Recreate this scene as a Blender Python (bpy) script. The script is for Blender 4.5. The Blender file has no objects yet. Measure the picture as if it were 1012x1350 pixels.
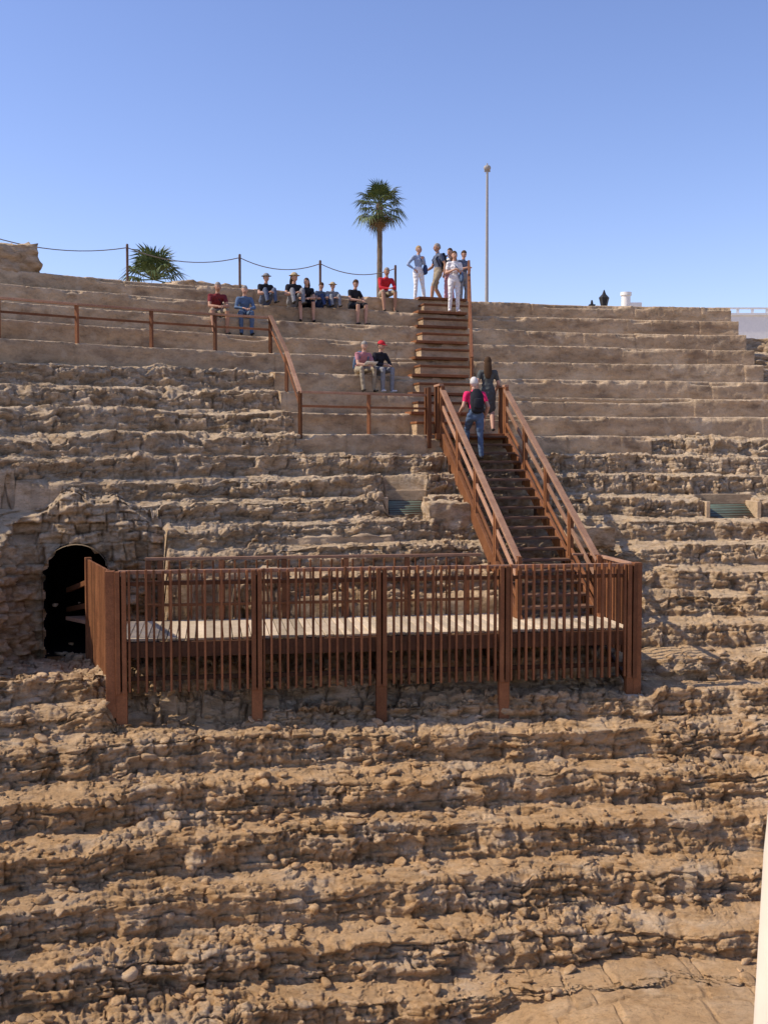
import bpy, math, random
import numpy as np
from mathutils import Vector, Matrix
random.seed(7); rng=np.random.default_rng(11)
scene=bpy.context.scene
R=math.radians

# ------------------------------------------------------------------ noise
def h2(ix,iy,seed=0):
    ix,iy=np.broadcast_arrays(ix,iy)
    a=(ix.astype(np.int64)*374761393+iy.astype(np.int64)*668265263+seed*2147483)&0xffffffff
    a=((a^(a>>13))*1274126177)&0xffffffff
    a=((a^(a>>16))*2246822519)&0xffffffff
    a=a^(a>>15)
    return (a&0xffffff)/float(0xffffff)
def vnoise(x,y,seed=0):
    x,y=np.broadcast_arrays(x,y)
    ix=np.floor(x);iy=np.floor(y);fx=x-ix;fy=y-iy
    fx=fx*fx*(3-2*fx);fy=fy*fy*(3-2*fy)
    a=h2(ix,iy,seed);b=h2(ix+1,iy,seed);c=h2(ix,iy+1,seed);d=h2(ix+1,iy+1,seed)
    return (a+(b-a)*fx)*(1-fy)+(c+(d-c)*fx)*fy
def fbm(x,y,oct=4,seed=0):
    s=0;a=.5;t=0
    for o in range(oct):
        s=s+a*vnoise(x*2**o+o*17.3,y*2**o-o*9.1,seed+o);t+=a;a*=.5
    return s/t
def ridge(x,y,oct=4,seed=0):
    s=0;a=.5;t=0
    for o in range(oct):
        s=s+a*(1-np.abs(2*vnoise(x*2**o+o*7.3,y*2**o-o*5.1,seed+o)-1));t+=a;a*=.55
    return s/t
def sstep(a,b,x):
    t=np.clip((x-a)/(b-a),0,1);return t*t*(3-2*t)
def bricks(x,y,seed,jit=.35):
    ly=np.floor(y);fy=y-ly
    b0=.0+jit*(h2(ly,ly*0+3,seed)-.5);b1=1+jit*(h2(ly+1,ly*0+3,seed)-.5)
    up=fy>b1;dn=fy<b0
    ly=np.where(up,ly+1,np.where(dn,ly-1,ly));fy=y-ly
    b0=jit*(h2(ly,ly*0+3,seed)-.5);b1=1+jit*(h2(ly+1,ly*0+3,seed)-.5)
    v=(fy-b0)/(b1-b0)
    xs_=x*(.7+.7*h2(ly,ly*0+8,seed))+h2(ly,ly*0+1,seed)*17
    lx=np.floor(xs_);fx=xs_-lx
    c0=jit*1.6*(h2(lx,ly,seed+2)-.5);c1=1+jit*1.6*(h2(lx+1,ly,seed+2)-.5)
    up=fx>c1;dn=fx<c0
    lx=np.where(up,lx+1,np.where(dn,lx-1,lx));fx=xs_-lx
    c0=jit*1.6*(h2(lx,ly,seed+2)-.5);c1=1+jit*1.6*(h2(lx+1,ly,seed+2)-.5)
    u=(fx-c0)/(c1-c0)
    ID=h2(lx,ly,seed+4)
    e=np.minimum(np.minimum(u,1-u),np.minimum(v,1-v))
    t=(u-.5)*(h2(lx,ly,seed+6)-.5)+(v-.5)*(h2(lx,ly,seed+7)-.5)
    return ID,np.clip(e,0,.5),t

# ------------------------------------------------------------------ materials
def new_mat(name):
    m=bpy.data.materials.new(name);m.use_nodes=True
    nt=m.node_tree;b=nt.nodes['Principled BSDF'];b.inputs['Specular IOR Level'].default_value=.2
    return m,nt,b
def N(nt,t,**k):
    n=nt.nodes.new(t)
    for a,v in k.items(): setattr(n,a,v)
    return n
def noise_node(nt,vec,scale,detail=6,rough=.6):
    n=N(nt,'ShaderNodeTexNoise');n.inputs['Scale'].default_value=scale;n.inputs['Detail'].default_value=detail;n.inputs['Roughness'].default_value=rough
    if vec is not None: nt.links.new(vec,n.inputs['Vector'])
    return n.outputs['Fac']
def ramp(nt,fac,stops):
    r=N(nt,'ShaderNodeValToRGB');e=r.color_ramp.elements
    while len(e)<len(stops): e.new(.5)
    for i,(p,c) in enumerate(stops):
        e[i].position=p;e[i].color=(c[0],c[1],c[2],1) if not isinstance(c,(int,float)) else (c,c,c,1)
    nt.links.new(fac,r.inputs['Fac']);return r.outputs['Color']
def mix(nt,fac,a,b,mode='MIX'):
    m=N(nt,'ShaderNodeMix',data_type='RGBA',blend_type=mode)
    for i,v in((0,fac),(6,a),(7,b)):
        if isinstance(v,(int,float)): m.inputs[i].default_value=v
        elif isinstance(v,tuple): m.inputs[i].default_value=(v[0],v[1],v[2],1)
        else: nt.links.new(v,m.inputs[i])
    return m.outputs[2]
def bump(nt,b,h,strength,dist):
    n=N(nt,'ShaderNodeBump');n.inputs['Strength'].default_value=strength;n.inputs['Distance'].default_value=dist
    nt.links.new(h,n.inputs['Height']);nt.links.new(n.outputs[0],b.inputs['Normal'])
def simple(name,col,rough=.8,var=.15,scale=8,spec=.2):
    m,nt,b=new_mat(name)
    tc=N(nt,'ShaderNodeTexCoord').outputs['Object']
    f=noise_node(nt,tc,scale)
    c=ramp(nt,f,[(.3,tuple(x*(1-var) for x in col)),(.7,tuple(min(1,x*(1+var)) for x in col))])
    nt.links.new(c,b.inputs['Base Color']);b.inputs['Roughness'].default_value=rough;b.inputs['Specular IOR Level'].default_value=spec
    return m

def rock_mat():
    m,nt,b=new_mat('rock_and_dirt')
    geo=N(nt,'ShaderNodeNewGeometry');pos=geo.outputs['Position']
    sep=N(nt,'ShaderNodeSeparateXYZ');nt.links.new(pos,sep.inputs[0])
    sn=N(nt,'ShaderNodeSeparateXYZ');nt.links.new(geo.outputs['Normal'],sn.inputs[0])
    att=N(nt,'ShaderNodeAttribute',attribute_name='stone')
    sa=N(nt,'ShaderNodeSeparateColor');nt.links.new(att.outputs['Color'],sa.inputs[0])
    mp=N(nt,'ShaderNodeMapping');mp.inputs['Scale'].default_value=(.75,1,1.9);nt.links.new(pos,mp.inputs[0]);pv=mp.outputs[0]
    big=noise_node(nt,pos,.6,5);med=noise_node(nt,pv,4,10,.72);fine=noise_node(nt,pv,20,8,.8)
    low=ramp(nt,med,[(.30,(.25,.135,.055)),(.44,(.48,.285,.13)),(.58,(.64,.42,.225)),(.74,(.76,.57,.36))])
    up=ramp(nt,med,[(.30,(.20,.13,.07)),(.44,(.45,.31,.18)),(.58,(.63,.465,.30)),(.74,(.76,.61,.44))])
    hz=N(nt,'ShaderNodeMapRange');hz.inputs[1].default_value=-5;hz.inputs[2].default_value=-1;nt.links.new(sep.outputs['Z'],hz.inputs[0])
    col=mix(nt,hz.outputs[0],low,up)
    pale=ramp(nt,noise_node(nt,pv,1.7,7,.65),[(.50,0.),(.64,.65)])
    col=mix(nt,pale,col,(.66,.53,.38))
    st=ramp(nt,sa.outputs[0],[(0,.68),(1,1.16)])
    col=mix(nt,1.0,col,st,'MULTIPLY')
    fl=N(nt,'ShaderNodeMapRange');fl.inputs[1].default_value=.6;fl.inputs[2].default_value=.97;nt.links.new(sn.outputs['Z'],fl.inputs[0])
    dustc=mix(nt,hz.outputs[0],(.58,.37,.19),(.63,.49,.32))
    dm=N(nt,'ShaderNodeMath',operation='MULTIPLY');nt.links.new(fl.outputs[0],dm.inputs[0]);
    dr=ramp(nt,big,[(.35,.25),(.6,.75)]);nt.links.new(dr,dm.inputs[1])
    col=mix(nt,dm.outputs[0],col,dustc)
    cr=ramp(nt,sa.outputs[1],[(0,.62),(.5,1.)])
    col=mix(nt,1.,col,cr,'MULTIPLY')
    fr=ramp(nt,fine,[(.3,.52),(.46,1.),(.72,1.18)])
    col=mix(nt,1.,col,fr,'MULTIPLY')
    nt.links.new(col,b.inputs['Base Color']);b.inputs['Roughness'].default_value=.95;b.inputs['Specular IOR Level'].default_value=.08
    ad=N(nt,'ShaderNodeMath',operation='ADD');nt.links.new(med,ad.inputs[0]);nt.links.new(fine,ad.inputs[1])
    bump(nt,b,ad.outputs[0],.9,.065)
    return m
def concrete_mat():
    m,nt,b=new_mat('weathered_seating_stone')
    geo=N(nt,'ShaderNodeNewGeometry');pos=geo.outputs['Position']
    mp=N(nt,'ShaderNodeMapping');mp.inputs['Scale'].default_value=(1,1,2.2);nt.links.new(pos,mp.inputs[0]);v=mp.outputs[0]
    sn=N(nt,'ShaderNodeSeparateXYZ');nt.links.new(geo.outputs['Normal'],sn.inputs[0])
    big=noise_node(nt,v,.55,6,.65);med=noise_node(nt,v,2.6,8,.7);fine=noise_node(nt,pos,22,8,.75)
    c=ramp(nt,big,[(.3,(.32,.22,.13)),(.5,(.47,.335,.205)),(.7,(.58,.44,.285))])
    c=mix(nt,1.,c,ramp(nt,med,[(.3,.5),(.45,.92),(.7,1.22)]),'MULTIPLY')
    c=mix(nt,1.,c,ramp(nt,fine,[(.28,.5),(.42,1.),(.75,1.15)]),'MULTIPLY')
    stn=noise_node(nt,v,.9,5,.55)
    c=mix(nt,ramp(nt,stn,[(.57,0.),(.68,.6)]),c,(.17,.11,.07))
    ps=noise_node(nt,pos,1.9,6,.6);c=mix(nt,ramp(nt,ps,[(.58,0.),(.68,.5)]),c,(.62,.50,.355))
    fl=N(nt,'ShaderNodeMapRange');fl.inputs[1].default_value=.5;fl.inputs[2].default_value=.95;nt.links.new(sn.outputs['Z'],fl.inputs[0])
    fm=N(nt,'ShaderNodeMath',operation='MULTIPLY');fm.inputs[1].default_value=.5;nt.links.new(fl.outputs[0],fm.inputs[0])
    c=mix(nt,fm.outputs[0],c,(.58,.455,.31))
    nt.links.new(c,b.inputs['Base Color']);b.inputs['Roughness'].default_value=.92;b.inputs['Specular IOR Level'].default_value=.1
    ad=N(nt,'ShaderNodeMath',operation='ADD');nt.links.new(med,ad.inputs[0]);nt.links.new(fine,ad.inputs[1])
    bump(nt,b,ad.outputs[0],.8,.045)
    return m
def wood_mat(name,a,bcol,rough=.6):
    m,nt,b=new_mat(name)
    geo=N(nt,'ShaderNodeNewGeometry')
    tc=geo.outputs['Position']
    f=noise_node(nt,tc,3,8,.7);g=noise_node(nt,tc,40,4,.6)
    c=ramp(nt,f,[(.3,a),(.7,bcol)])
    ri=ramp(nt,geo.outputs['Random Per Island'],[(0,.6),(1,1.35)])
    c=mix(nt,1.,c,ri,'MULTIPLY')
    c=mix(nt,1.,c,ramp(nt,g,[(.3,.75),(.7,1.15)]),'MULTIPLY')
    nt.links.new(c,b.inputs['Base Color']);b.inputs['Roughness'].default_value=rough
    bump(nt,b,g,.3,.01)
    return m
M_rock=rock_mat();M_conc=concrete_mat()
M_wood=wood_mat('red_brown_timber',(.15,.058,.024),(.26,.108,.045))
M_wood2=wood_mat('worn_handrail_timber',(.28,.145,.085),(.42,.25,.16))
M_deck=wood_mat('deck_boards',(.46,.36,.24),(.62,.50,.36),.8)
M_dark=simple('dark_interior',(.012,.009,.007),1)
M_dkw=wood_mat('dark_timber',(.06,.028,.015),(.11,.05,.026))
M_tread=wood_mat('stair_tread_timber',(.10,.055,.035),(.19,.11,.07))
M_metal=simple('post_metal',(.12,.07,.05),.5)
M_rope=simple('rope',(.2,.17,.14),.9)

# ------------------------------------------------------------------ mesh helpers
class MB:
    def __init__(s): s.v=[];s.f=[];s.m=[]
    def add(s,vs,fs,mi=0):
        o=len(s.v);s.v.extend([tuple(v) for v in vs]);s.f.extend([tuple(i+o for i in f) for f in fs]);s.m.extend([mi]*len(fs))
    def beam(s,p1,p2,w,h,mi=0,up=(0,0,1)):
        p1=Vector(p1);p2=Vector(p2);t=(p2-p1).normalized();u=Vector(up)
        if abs(t.dot(u))>.95:u=Vector((0,1,0))
        a=t.cross(u).normalized();b=a.cross(t).normalized()
        vs=[]
        for p in(p1,p2):
            for sa,sb in((-1,-1),(1,-1),(1,1),(-1,1)): vs.append(p+a*sa*w/2+b*sb*h/2)
        s.add(vs,[(0,1,2,3),(7,6,5,4),(0,4,5,1),(1,5,6,2),(2,6,7,3),(3,7,4,0)],mi)
    def post(s,p,z0,z1,w,d,yaw=0,mi=0):
        c,sn=math.cos(yaw),math.sin(yaw)
        vs=[]
        for z in(z0,z1):
            for x,y in((-w/2,-d/2),(w/2,-d/2),(w/2,d/2),(-w/2,d/2)):
                vs.append((p[0]+x*c-y*sn,p[1]+x*sn+y*c,z))
        s.add(vs,[(3,2,1,0),(4,5,6,7),(0,1,5,4),(1,2,6,5),(2,3,7,6),(3,0,4,7)],mi)
    def tube(s,pts,ra,rb=None,side=(1,0,0),mi=0,seg=12,cap=True):
        pts=[Vector(p) for p in pts];n=len(pts)
        if rb is None: rb=ra
        P=[]
        for i in range(n):
            t=(pts[min(i+1,n-1)]-pts[max(i-1,0)]).normalized()
            P.append((pts[i],t,ra[i],rb[i]))
        rings=[]
        if cap:
            p,t,a,b=P[0];r=min(a,b)
            rings+=[(p-t*r*.85,t,a*.5,b*.5),(p-t*r*.5,t,a*.86,b*.86)]
        rings+=P
        if cap:
            p,t,a,b=P[-1];r=min(a,b)
            rings+=[(p+t*r*.5,t,a*.86,b*.86),(p+t*r*.85,t,a*.5,b*.5)]
        vs=[];fs=[];sd=Vector(side)
        for p,t,a,b in rings:
            s1=sd-t*sd.dot(t)
            if s1.length<1e-3: s1=Vector((0,1,0))-t*t.y
            s1.normalize();s2=t.cross(s1)
            for k in range(seg):
                an=2*math.pi*k/seg;vs.append(p+s1*a*math.cos(an)+s2*b*math.sin(an))
        m=len(rings)
        for i in range(m-1):
            for k in range(seg):
                k2=(k+1)%seg;fs.append((i*seg+k,i*seg+k2,(i+1)*seg+k2,(i+1)*seg+k))
        fs.append(tuple(range(seg))[::-1]);fs.append(tuple((m-1)*seg+k for k in range(seg)))
        s.add(vs,fs,mi)
    def ell(s,c,r,mi=0,seg=14,ring=9,fn=None,rot=None):
        vs=[];fs=[]
        c=Vector(c)
        for i in range(ring+1):
            ph=math.pi*i/ring
            for k in range(seg):
                th=2*math.pi*k/seg
                d=Vector((math.sin(ph)*math.cos(th),math.sin(ph)*math.sin(th),math.cos(ph)))
                q=Vector((d.x*r[0],d.y*r[1],d.z*r[2]))
                if fn:q=fn(d,q)
                if rot:q=rot@q
                vs.append(c+q)
        for i in range(ring):
            for k in range(seg):
                k2=(k+1)%seg;fs.append((i*seg+k,(i+1)*seg+k,(i+1)*seg+k2,i*seg+k2))
        s.add(vs,fs,mi)
    def obj(s,name,mats,smooth=False,bevel=0):
        me=bpy.data.meshes.new(name);me.from_pydata(s.v,[],s.f)
        for m in mats: me.materials.append(m)
        me.polygons.foreach_set('material_index',s.m)
        if smooth: me.polygons.foreach_set('use_smooth',[True]*len(s.f))
        me.update()
        o=bpy.data.objects.new(name,me);scene.collection.objects.link(o)
        if bevel:
            b=o.modifiers.new('b','BEVEL');b.width=bevel;b.segments=1;b.limit_method='ANGLE'
        return o
def grid_obj(name,X,Y,Z,mat,attr=None,keep=None,smooth=True):
    n,m=X.shape
    co=np.stack([X,Y,Z],-1).reshape(-1,3)
    idx=np.arange(n*m).reshape(n,m)
    q=np.stack([idx[:-1,:-1],idx[:-1,1:],idx[1:,1:],idx[1:,:-1]],-1).reshape(-1,4)
    if keep is not None: q=q[keep.reshape(-1)]
    me=bpy.data.meshes.new(name)
    me.vertices.add(len(co));me.vertices.foreach_set('co',co.astype(np.float32).ravel())
    me.loops.add(len(q)*4);me.loops.foreach_set('vertex_index',q.astype(np.int32).ravel())
    me.polygons.add(len(q));me.polygons.foreach_set('loop_start',np.arange(0,len(q)*4,4,dtype=np.int32))
    me.polygons.foreach_set('use_smooth',np.full(len(q),smooth))
    me.update(calc_edges=True)
    if attr is not None:
        a=me.color_attributes.new('stone','FLOAT_COLOR','POINT')
        a.data.foreach_set('color',attr.reshape(-1,4).astype(np.float32).ravel())
    me.materials.append(mat)
    o=bpy.data.objects.new(name,me);scene.collection.objects.link(o);return o

# ------------------------------------------------------------------ theatre geometry
CH=(12.5,-4.75);RH=31.5            # centre / radius of first concrete row
CL=(5.0,-17.0);RL=35.0             # centre / radius of the lower ruined rows
PH=6.1
TR=.8;RI=.5;Z0=.57
def rk(k): return RH+TR*k
def zk(k): return Z0+RI*k
def on_row(r,X):
    return CH[1]+math.sqrt(r*r-(X-CH[0])**2)
def YLf(X):
    return CL[1]+np.sqrt(np.maximum(RL**2-(X-CL[0])**2,1))
def YHf(X):
    return CH[1]+np.sqrt(np.maximum(RH**2-(X-CH[0])**2,1))
def thl(k): return R(-27.1+.26*k) if k<4 else R(-56)
def thr(k): return R(-11.3) if k==0 else R(-4.2+.12*k)

def place(X,p):
    YH=YHf(X);YL=np.minimum(YLf(X),YH-3)
    th=np.arcsin(np.clip((X-CH[0])/RH,-1,1))
    thL=np.arcsin(np.clip((X-CL[0])/RL,-1,1))
    f=np.clip(p/PH,0,1)
    px=X+0*p;py=YL+(YH-YL)*f
    hi=np.maximum(p-PH,0);lo=np.minimum(p,0)
    px=px+hi*np.sin(th)+lo*np.sin(thL);py=py+hi*np.cos(th)+lo*np.cos(thL)
    return px,py
prof=[]
def add_row(p0,p1,z0,z1,nr,nt,row):
    w=(p1-p0)*.15
    for i in range(nr): t=i/nr;prof.append((p0+w*t,z0+(z1-z0)*(t**.85)*.95,z0+(z1-z0)*w*t/(p1-p0),row))
    for i in range(nt):
        t=i/nt;p=p0+w+(p1-p0-w)*t;prof.append((p,z1-(z1-z0)*.05*(1-t),z0+(z1-z0)*(p-p0)/(p1-p0),row))
ZB=-7.32
for p in np.linspace(-14,-8.2,8): prof.append((p,ZB,ZB,-9))
for p in np.linspace(-8,-4.12,110): prof.append((p,ZB,ZB,-9))
z=ZB
for i in range(6): add_row(-4.08+.68*i,-4.08+.68*(i+1),z,z+.52,22,38,i-1);z+=.52
n=10
for i in range(n): add_row(PH*i/n,PH*(i+1)/n,-4.2+.43*i,-4.2+.43*(i+1),18,28,5+i)
for k in range(9): add_row(PH+TR*k,PH+TR*(k+1),zk(k)-RI*(1 if k else .94),zk(k),14,22,15+k)
pe=PH+TR*9
for p in np.linspace(pe,pe+2.5,30): prof.append((p,zk(8),zk(8),24))
for d in (4,8,15,30,60,120,300,800,3000): prof.append((pe+d,zk(8)-.6,zk(8)-.6,25))
prof=np.array(prof);NI=118
isflat=np.zeros(len(prof),bool);isflat[:NI]=True
NX0,NX1=60,1360
xs=np.concatenate([np.linspace(-14.5,-9.6,60),np.linspace(-9.58,10.8,1300),np.linspace(10.85,17,110),np.linspace(17.2,38,60)])
P=prof[:,0][:,None]+0*xs[None,:];X=xs[None,:]+0*P
ZS=prof[:,1][:,None];ZLn=prof[:,2][:,None];row=prof[:,3][:,None]+0*X
dl=np.hypot(np.diff(prof[:,0]),np.diff(prof[:,1]));S=np.concatenate([[0],np.cumsum(dl)])[:,None]+0*X
a=.66+.50*fbm(X*.6+3,P*.9,4,21)
a=np.clip(a+ .30*(vnoise(X*.35,row*3.7,33)-.5)-.30*sstep(.62,.72,fbm(X*.8,P*1.1+4,4,121)),.35,1.05)
a=np.where(row<5,a*.96,a)
a=np.where(row>=25,1,a)
z=ZLn+a*(ZS-ZLn)
warp=(.40*(fbm(X*.3,P*.6,3,2)-.5)+.24*(fbm(X*1.3,P*1.0,3,5)-.5)+.24*(fbm(X*3.2,P*2.0,4,15)-.5))
warp=warp*np.where(row>24,0,1)
px,py=place(X,P)
th=np.arctan2(px-CH[0],py-CH[1]);ox=-np.sin(th);oy=-np.cos(th)
slope_riser=np.gradient(prof[:,1])/np.maximum(np.gradient(prof[:,0]),1e-4)
ri=np.clip(slope_riser/3,0,1)[:,None]+0*X
wx=X+.22*(fbm(X*1.1,S*1.4,3,31)-.5)+.05*(fbm(X*7,S*7,2,32)-.5)
ws=S+.20*(fbm(X*.9,S*.9,3,34)-.5)+.05*(fbm(X*6,S*6,2,35)-.5)
idA,eA,tA=bricks(wx*1.3,ws*4.8,1)
idB,eB,tB=bricks(wx*3.8+5,ws*10.5,2,.5)
idC,eC,tC=bricks(wx*9,ws*22,3,.6)
e1=sstep(0,.07,eA);e2=sstep(0,.12,eB);e3=sstep(0,.22,eC)
stony=sstep(.40,.56,fbm(X*.7+9,S*.8,4,88))
small=sstep(.44,.60,fbm(X*.8+2,S*.9+7,4,98))
disp=(idA-.45)*.14*(.4+.6*stony)+tA*.17+ (e1-1)*.055
disp=disp+((idB-.45)*.10+tB*.10+(e2-1)*.04)*(.2+.85*small)
disp=disp+((idC-.4)*.028+tC*.02+(e3-1)*.012)
disp=disp+.14*(fbm(X*1.4,S*2.2,4,9)-.5)+.12*(ridge(X*2.6,S*7,5,12)-.6)+.06*(fbm(X*12,S*15,3,13)-.5)
flat=isflat[:,None]&(row<0)|(row==-9)
fid,fe,ft=bricks(X*1.3+.2*fbm(X,P,2,5),P*1.5,8,.6)
dflat=(fid-.5)*.05+(sstep(0,.06,fe)-1)*.035+.06*(fbm(X*3,P*3,5,4)-.5)
disp=np.where(flat,dflat,disp)
disp=np.where(row>=24,.25*(fbm(X*.8,P*.8,4,6)-.3)+(idB-.4)*.06,disp);disp=np.where(row>=25,0,disp)
hor=.35+.65*ri;ver=1-.5*ri
dustsm=(.35+.65*sstep(.36,.60,fbm(X*.8,P*1.4,4,41)))*(1-ri)*np.where(row<5,.82,.76)
disp=np.where(flat,disp,disp*(1-dustsm)+(1-ri)*.04*(fbm(X*5,P*6,4,45)-.5))
px=px+ox*(disp*hor)-ox*warp;py=py+oy*(disp*hor)-oy*warp
z=z+disp*ver+np.where(row<24,.15*(fbm(X*.3,P*.3,2,55)-.5),0)
fl_=-6.78+dflat*.9;kf=sstep(.2,2.5,px+(py-14.5)*.3)*(row<2)
z=z+np.maximum(fl_-z,0)*kf
thh=np.arcsin(np.clip((X-CH[0])/RH,-1,1))
k=row-15
cm=np.zeros_like(X)
for kk in range(9):
    cm=np.where((k==kk)&(thh>thl(kk)+.004)&(thh<thr(kk)-.004),1,cm)
z=np.where(cm>0,np.minimum(z,ZS-.0)-.55,z)
px=np.where(cm>0,px-ox*.35,px);py=np.where(cm>0,py-oy*.35,py)
z=np.where((row==24),z-.12-.25*sstep(-22,-14,np.degrees(thh)),z)
rend=sstep(R(-4.4),R(-3.2),thh)
z=z-rend*np.where(row>=22,.85,np.where(row>=19,.45,np.where(row>=16,.2,0)))
FL=np.array([-4.12,17.0]);FR=np.array([4.13,18.3]);U=(FR-FL)/np.linalg.norm(FR-FL);NV=np.array([-U[1],U[0]])
LEN=float(np.linalg.norm(FR-FL));DEP=2.0;ZD=-2.79
lu=(px-FL[0])*U[0]+(py-FL[1])*U[1];lv=(px-FL[0])*NV[0]+(py-FL[1])*NV[1]
def boxmask(a,a0,a1,b,b0,b1,s=.15):
    return sstep(a0-s,a0+s,a)*(1-sstep(a1-s,a1+s,a))*sstep(b0-s,b0+s,b)*(1-sstep(b1-s,b1+s,b))
def cap(z,mask,zc): return z-np.maximum(z-zc,0)*mask
rub_,re_,rt_=bricks(px*3.2+.5*fbm(px*2,py*2,2,201),py*3.6+.6*fbm(px*2,py*2,2,202),203,.6)
rb=(rub_-.5)*.20+rt_*.25+(sstep(0,.12,re_)-1)*.07+(idC-.4)*.05+.45*(fbm(px*1.1,py*1.4,4,204)-.5)
z=cap(z,boxmask(lu,-.1,LEN+.2,lv,-.7,DEP+.2,.12),-3.42+.9*np.clip(rb,-.4,.35)-.70*sstep(1.2,.1,lv)*sstep(LEN,2,lu)-.4*sstep(1.2,.1,lv)*sstep(3,LEN,lu))
TX,TY=-5.5,19.6;TW=.56;TYAW=R(14)
tx=(px-TX)*math.cos(TYAW)+(py-TY)*math.sin(TYAW);ty=-(px-TX)*math.sin(TYAW)+(py-TY)*math.cos(TYAW)
txl=tx+.35*np.clip(-ty-1.2,0,2)
m_=sstep(-1.75,-1.25,txl)*(1-sstep(1.38,1.62,tx))*sstep(-3.1,-2.2,ty)*(1-sstep(.15,.4,ty))
z=cap(z,m_,-3.5+.6*np.clip(rb,-.4,.3))
for hx,hy,hw,hz in((.45,22.75,.42,-1.12),(7.55,24.2,.6,-1.25)):
    z=cap(z,boxmask(px,hx-hw,hx+hw,py,hy-.75,hy+.45,.06),hz+.2*disp)
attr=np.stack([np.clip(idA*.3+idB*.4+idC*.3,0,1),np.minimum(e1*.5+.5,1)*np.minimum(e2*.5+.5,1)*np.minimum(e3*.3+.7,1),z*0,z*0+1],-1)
av=lambda q:np.maximum.reduce([q[:-1,:-1],q[1:,1:],q[1:,:-1],q[:-1,1:]])
mn_=lambda q:np.minimum.reduce([q[:-1,:-1],q[1:,1:],q[1:,:-1],q[:-1,1:]])
hole=(mn_(np.abs(tx))<TW+.02)&(av(ty)>-.02)&(mn_(ty)<1.3)&(mn_(z)<-1.42)&(av(ty)<1.6)
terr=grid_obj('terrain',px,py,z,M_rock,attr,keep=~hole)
TP=(px,py,z,disp)

mb=MB();mb.add([(-4000,-4000,-7.5),(4000,-4000,-7.5),(4000,4000,-7.5),(-4000,4000,-7.5)],[(0,1,2,3)])
mb.obj('ground',[M_rock])

# loose stones
def rockbase(sd):
    import bmesh
    bm=bmesh.new();bmesh.ops.create_icosphere(bm,subdivisions=2,radius=1)
    r=random.Random(sd);dirs=[Vector((r.gauss(0,1),r.gauss(0,1),r.gauss(0,1))).normalized() for _ in range(12)];ds=[r.uniform(.3,.7) for _ in dirs]
    vs=[]
    for v in bm.verts:
        q=v.co.copy()
        for d,c in zip(dirs,ds):
            e=q.dot(d)-c
            if e>0:q-=d*e
        vs.append(q*1.35)
    fs=[[v.index for v in f.verts] for f in bm.faces];bm.free()
    return np.array([tuple(v) for v in vs]),np.array(fs)
bases=[rockbase(i) for i in range(8)]
vs=[];fs=[];off=0;cols=[]
vis=np.where((prof[:,3]>=-1)&(prof[:,3]<16)&(~isflat))[0]
lowi=np.where((prof[:,3]>=-1)&(prof[:,3]<7)&(~isflat))[0]
for i in range(11000):
    ii=int(rng.choice(vis)) if rng.random()<.45 else int(rng.choice(lowi))
    jj=int(rng.integers(NX0,NX1))
    x0,y0,z0=TP[0][ii,jj],TP[1][ii,jj],TP[2][ii,jj]
    kk=prof[ii,3]-15
    if kk>=0 and -27<math.degrees(math.asin((xs[jj]-12.5)/31.5))<-11: continue
    if vnoise(np.array(x0*.9),np.array(y0*.9),5)<rng.random()*.9: continue
    s=.012+.085*rng.random()**5
    B,F=bases[rng.integers(8)]
    an=rng.uniform(0,6.28,3)
    Rm=np.array(Matrix.Rotation(an[2],3,'Z')@Matrix.Rotation(rng.uniform(-.6,.6),3,'X'))
    V=(B*np.array([1.35,1,.6])*s)@Rm.T+np.array([x0,y0,z0+s*.2])
    vs.append(V);fs.append(F+off);off+=len(V);cols.append(np.full(len(V),rng.random()))
V=np.concatenate(vs);F=np.concatenate(fs)
me=bpy.data.meshes.new('loose_rubble');me.vertices.add(len(V));me.vertices.foreach_set('co',V.astype(np.float32).ravel())
me.loops.add(len(F)*3);me.loops.foreach_set('vertex_index',F.astype(np.int32).ravel());me.polygons.add(len(F));me.polygons.foreach_set('loop_start',np.arange(0,len(F)*3,3,dtype=np.int32));me.update(calc_edges=True)
at=me.color_attributes.new('stone','FLOAT_COLOR','POINT');cc=np.concatenate(cols);at.data.foreach_set('color',np.stack([.35+.65*cc,cc*0+1,cc*0,cc*0+1],-1).astype(np.float32).ravel())
me.materials.append(M_rock);o=bpy.data.objects.new('loose_rubble',me);scene.collection.objects.link(o)

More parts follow.
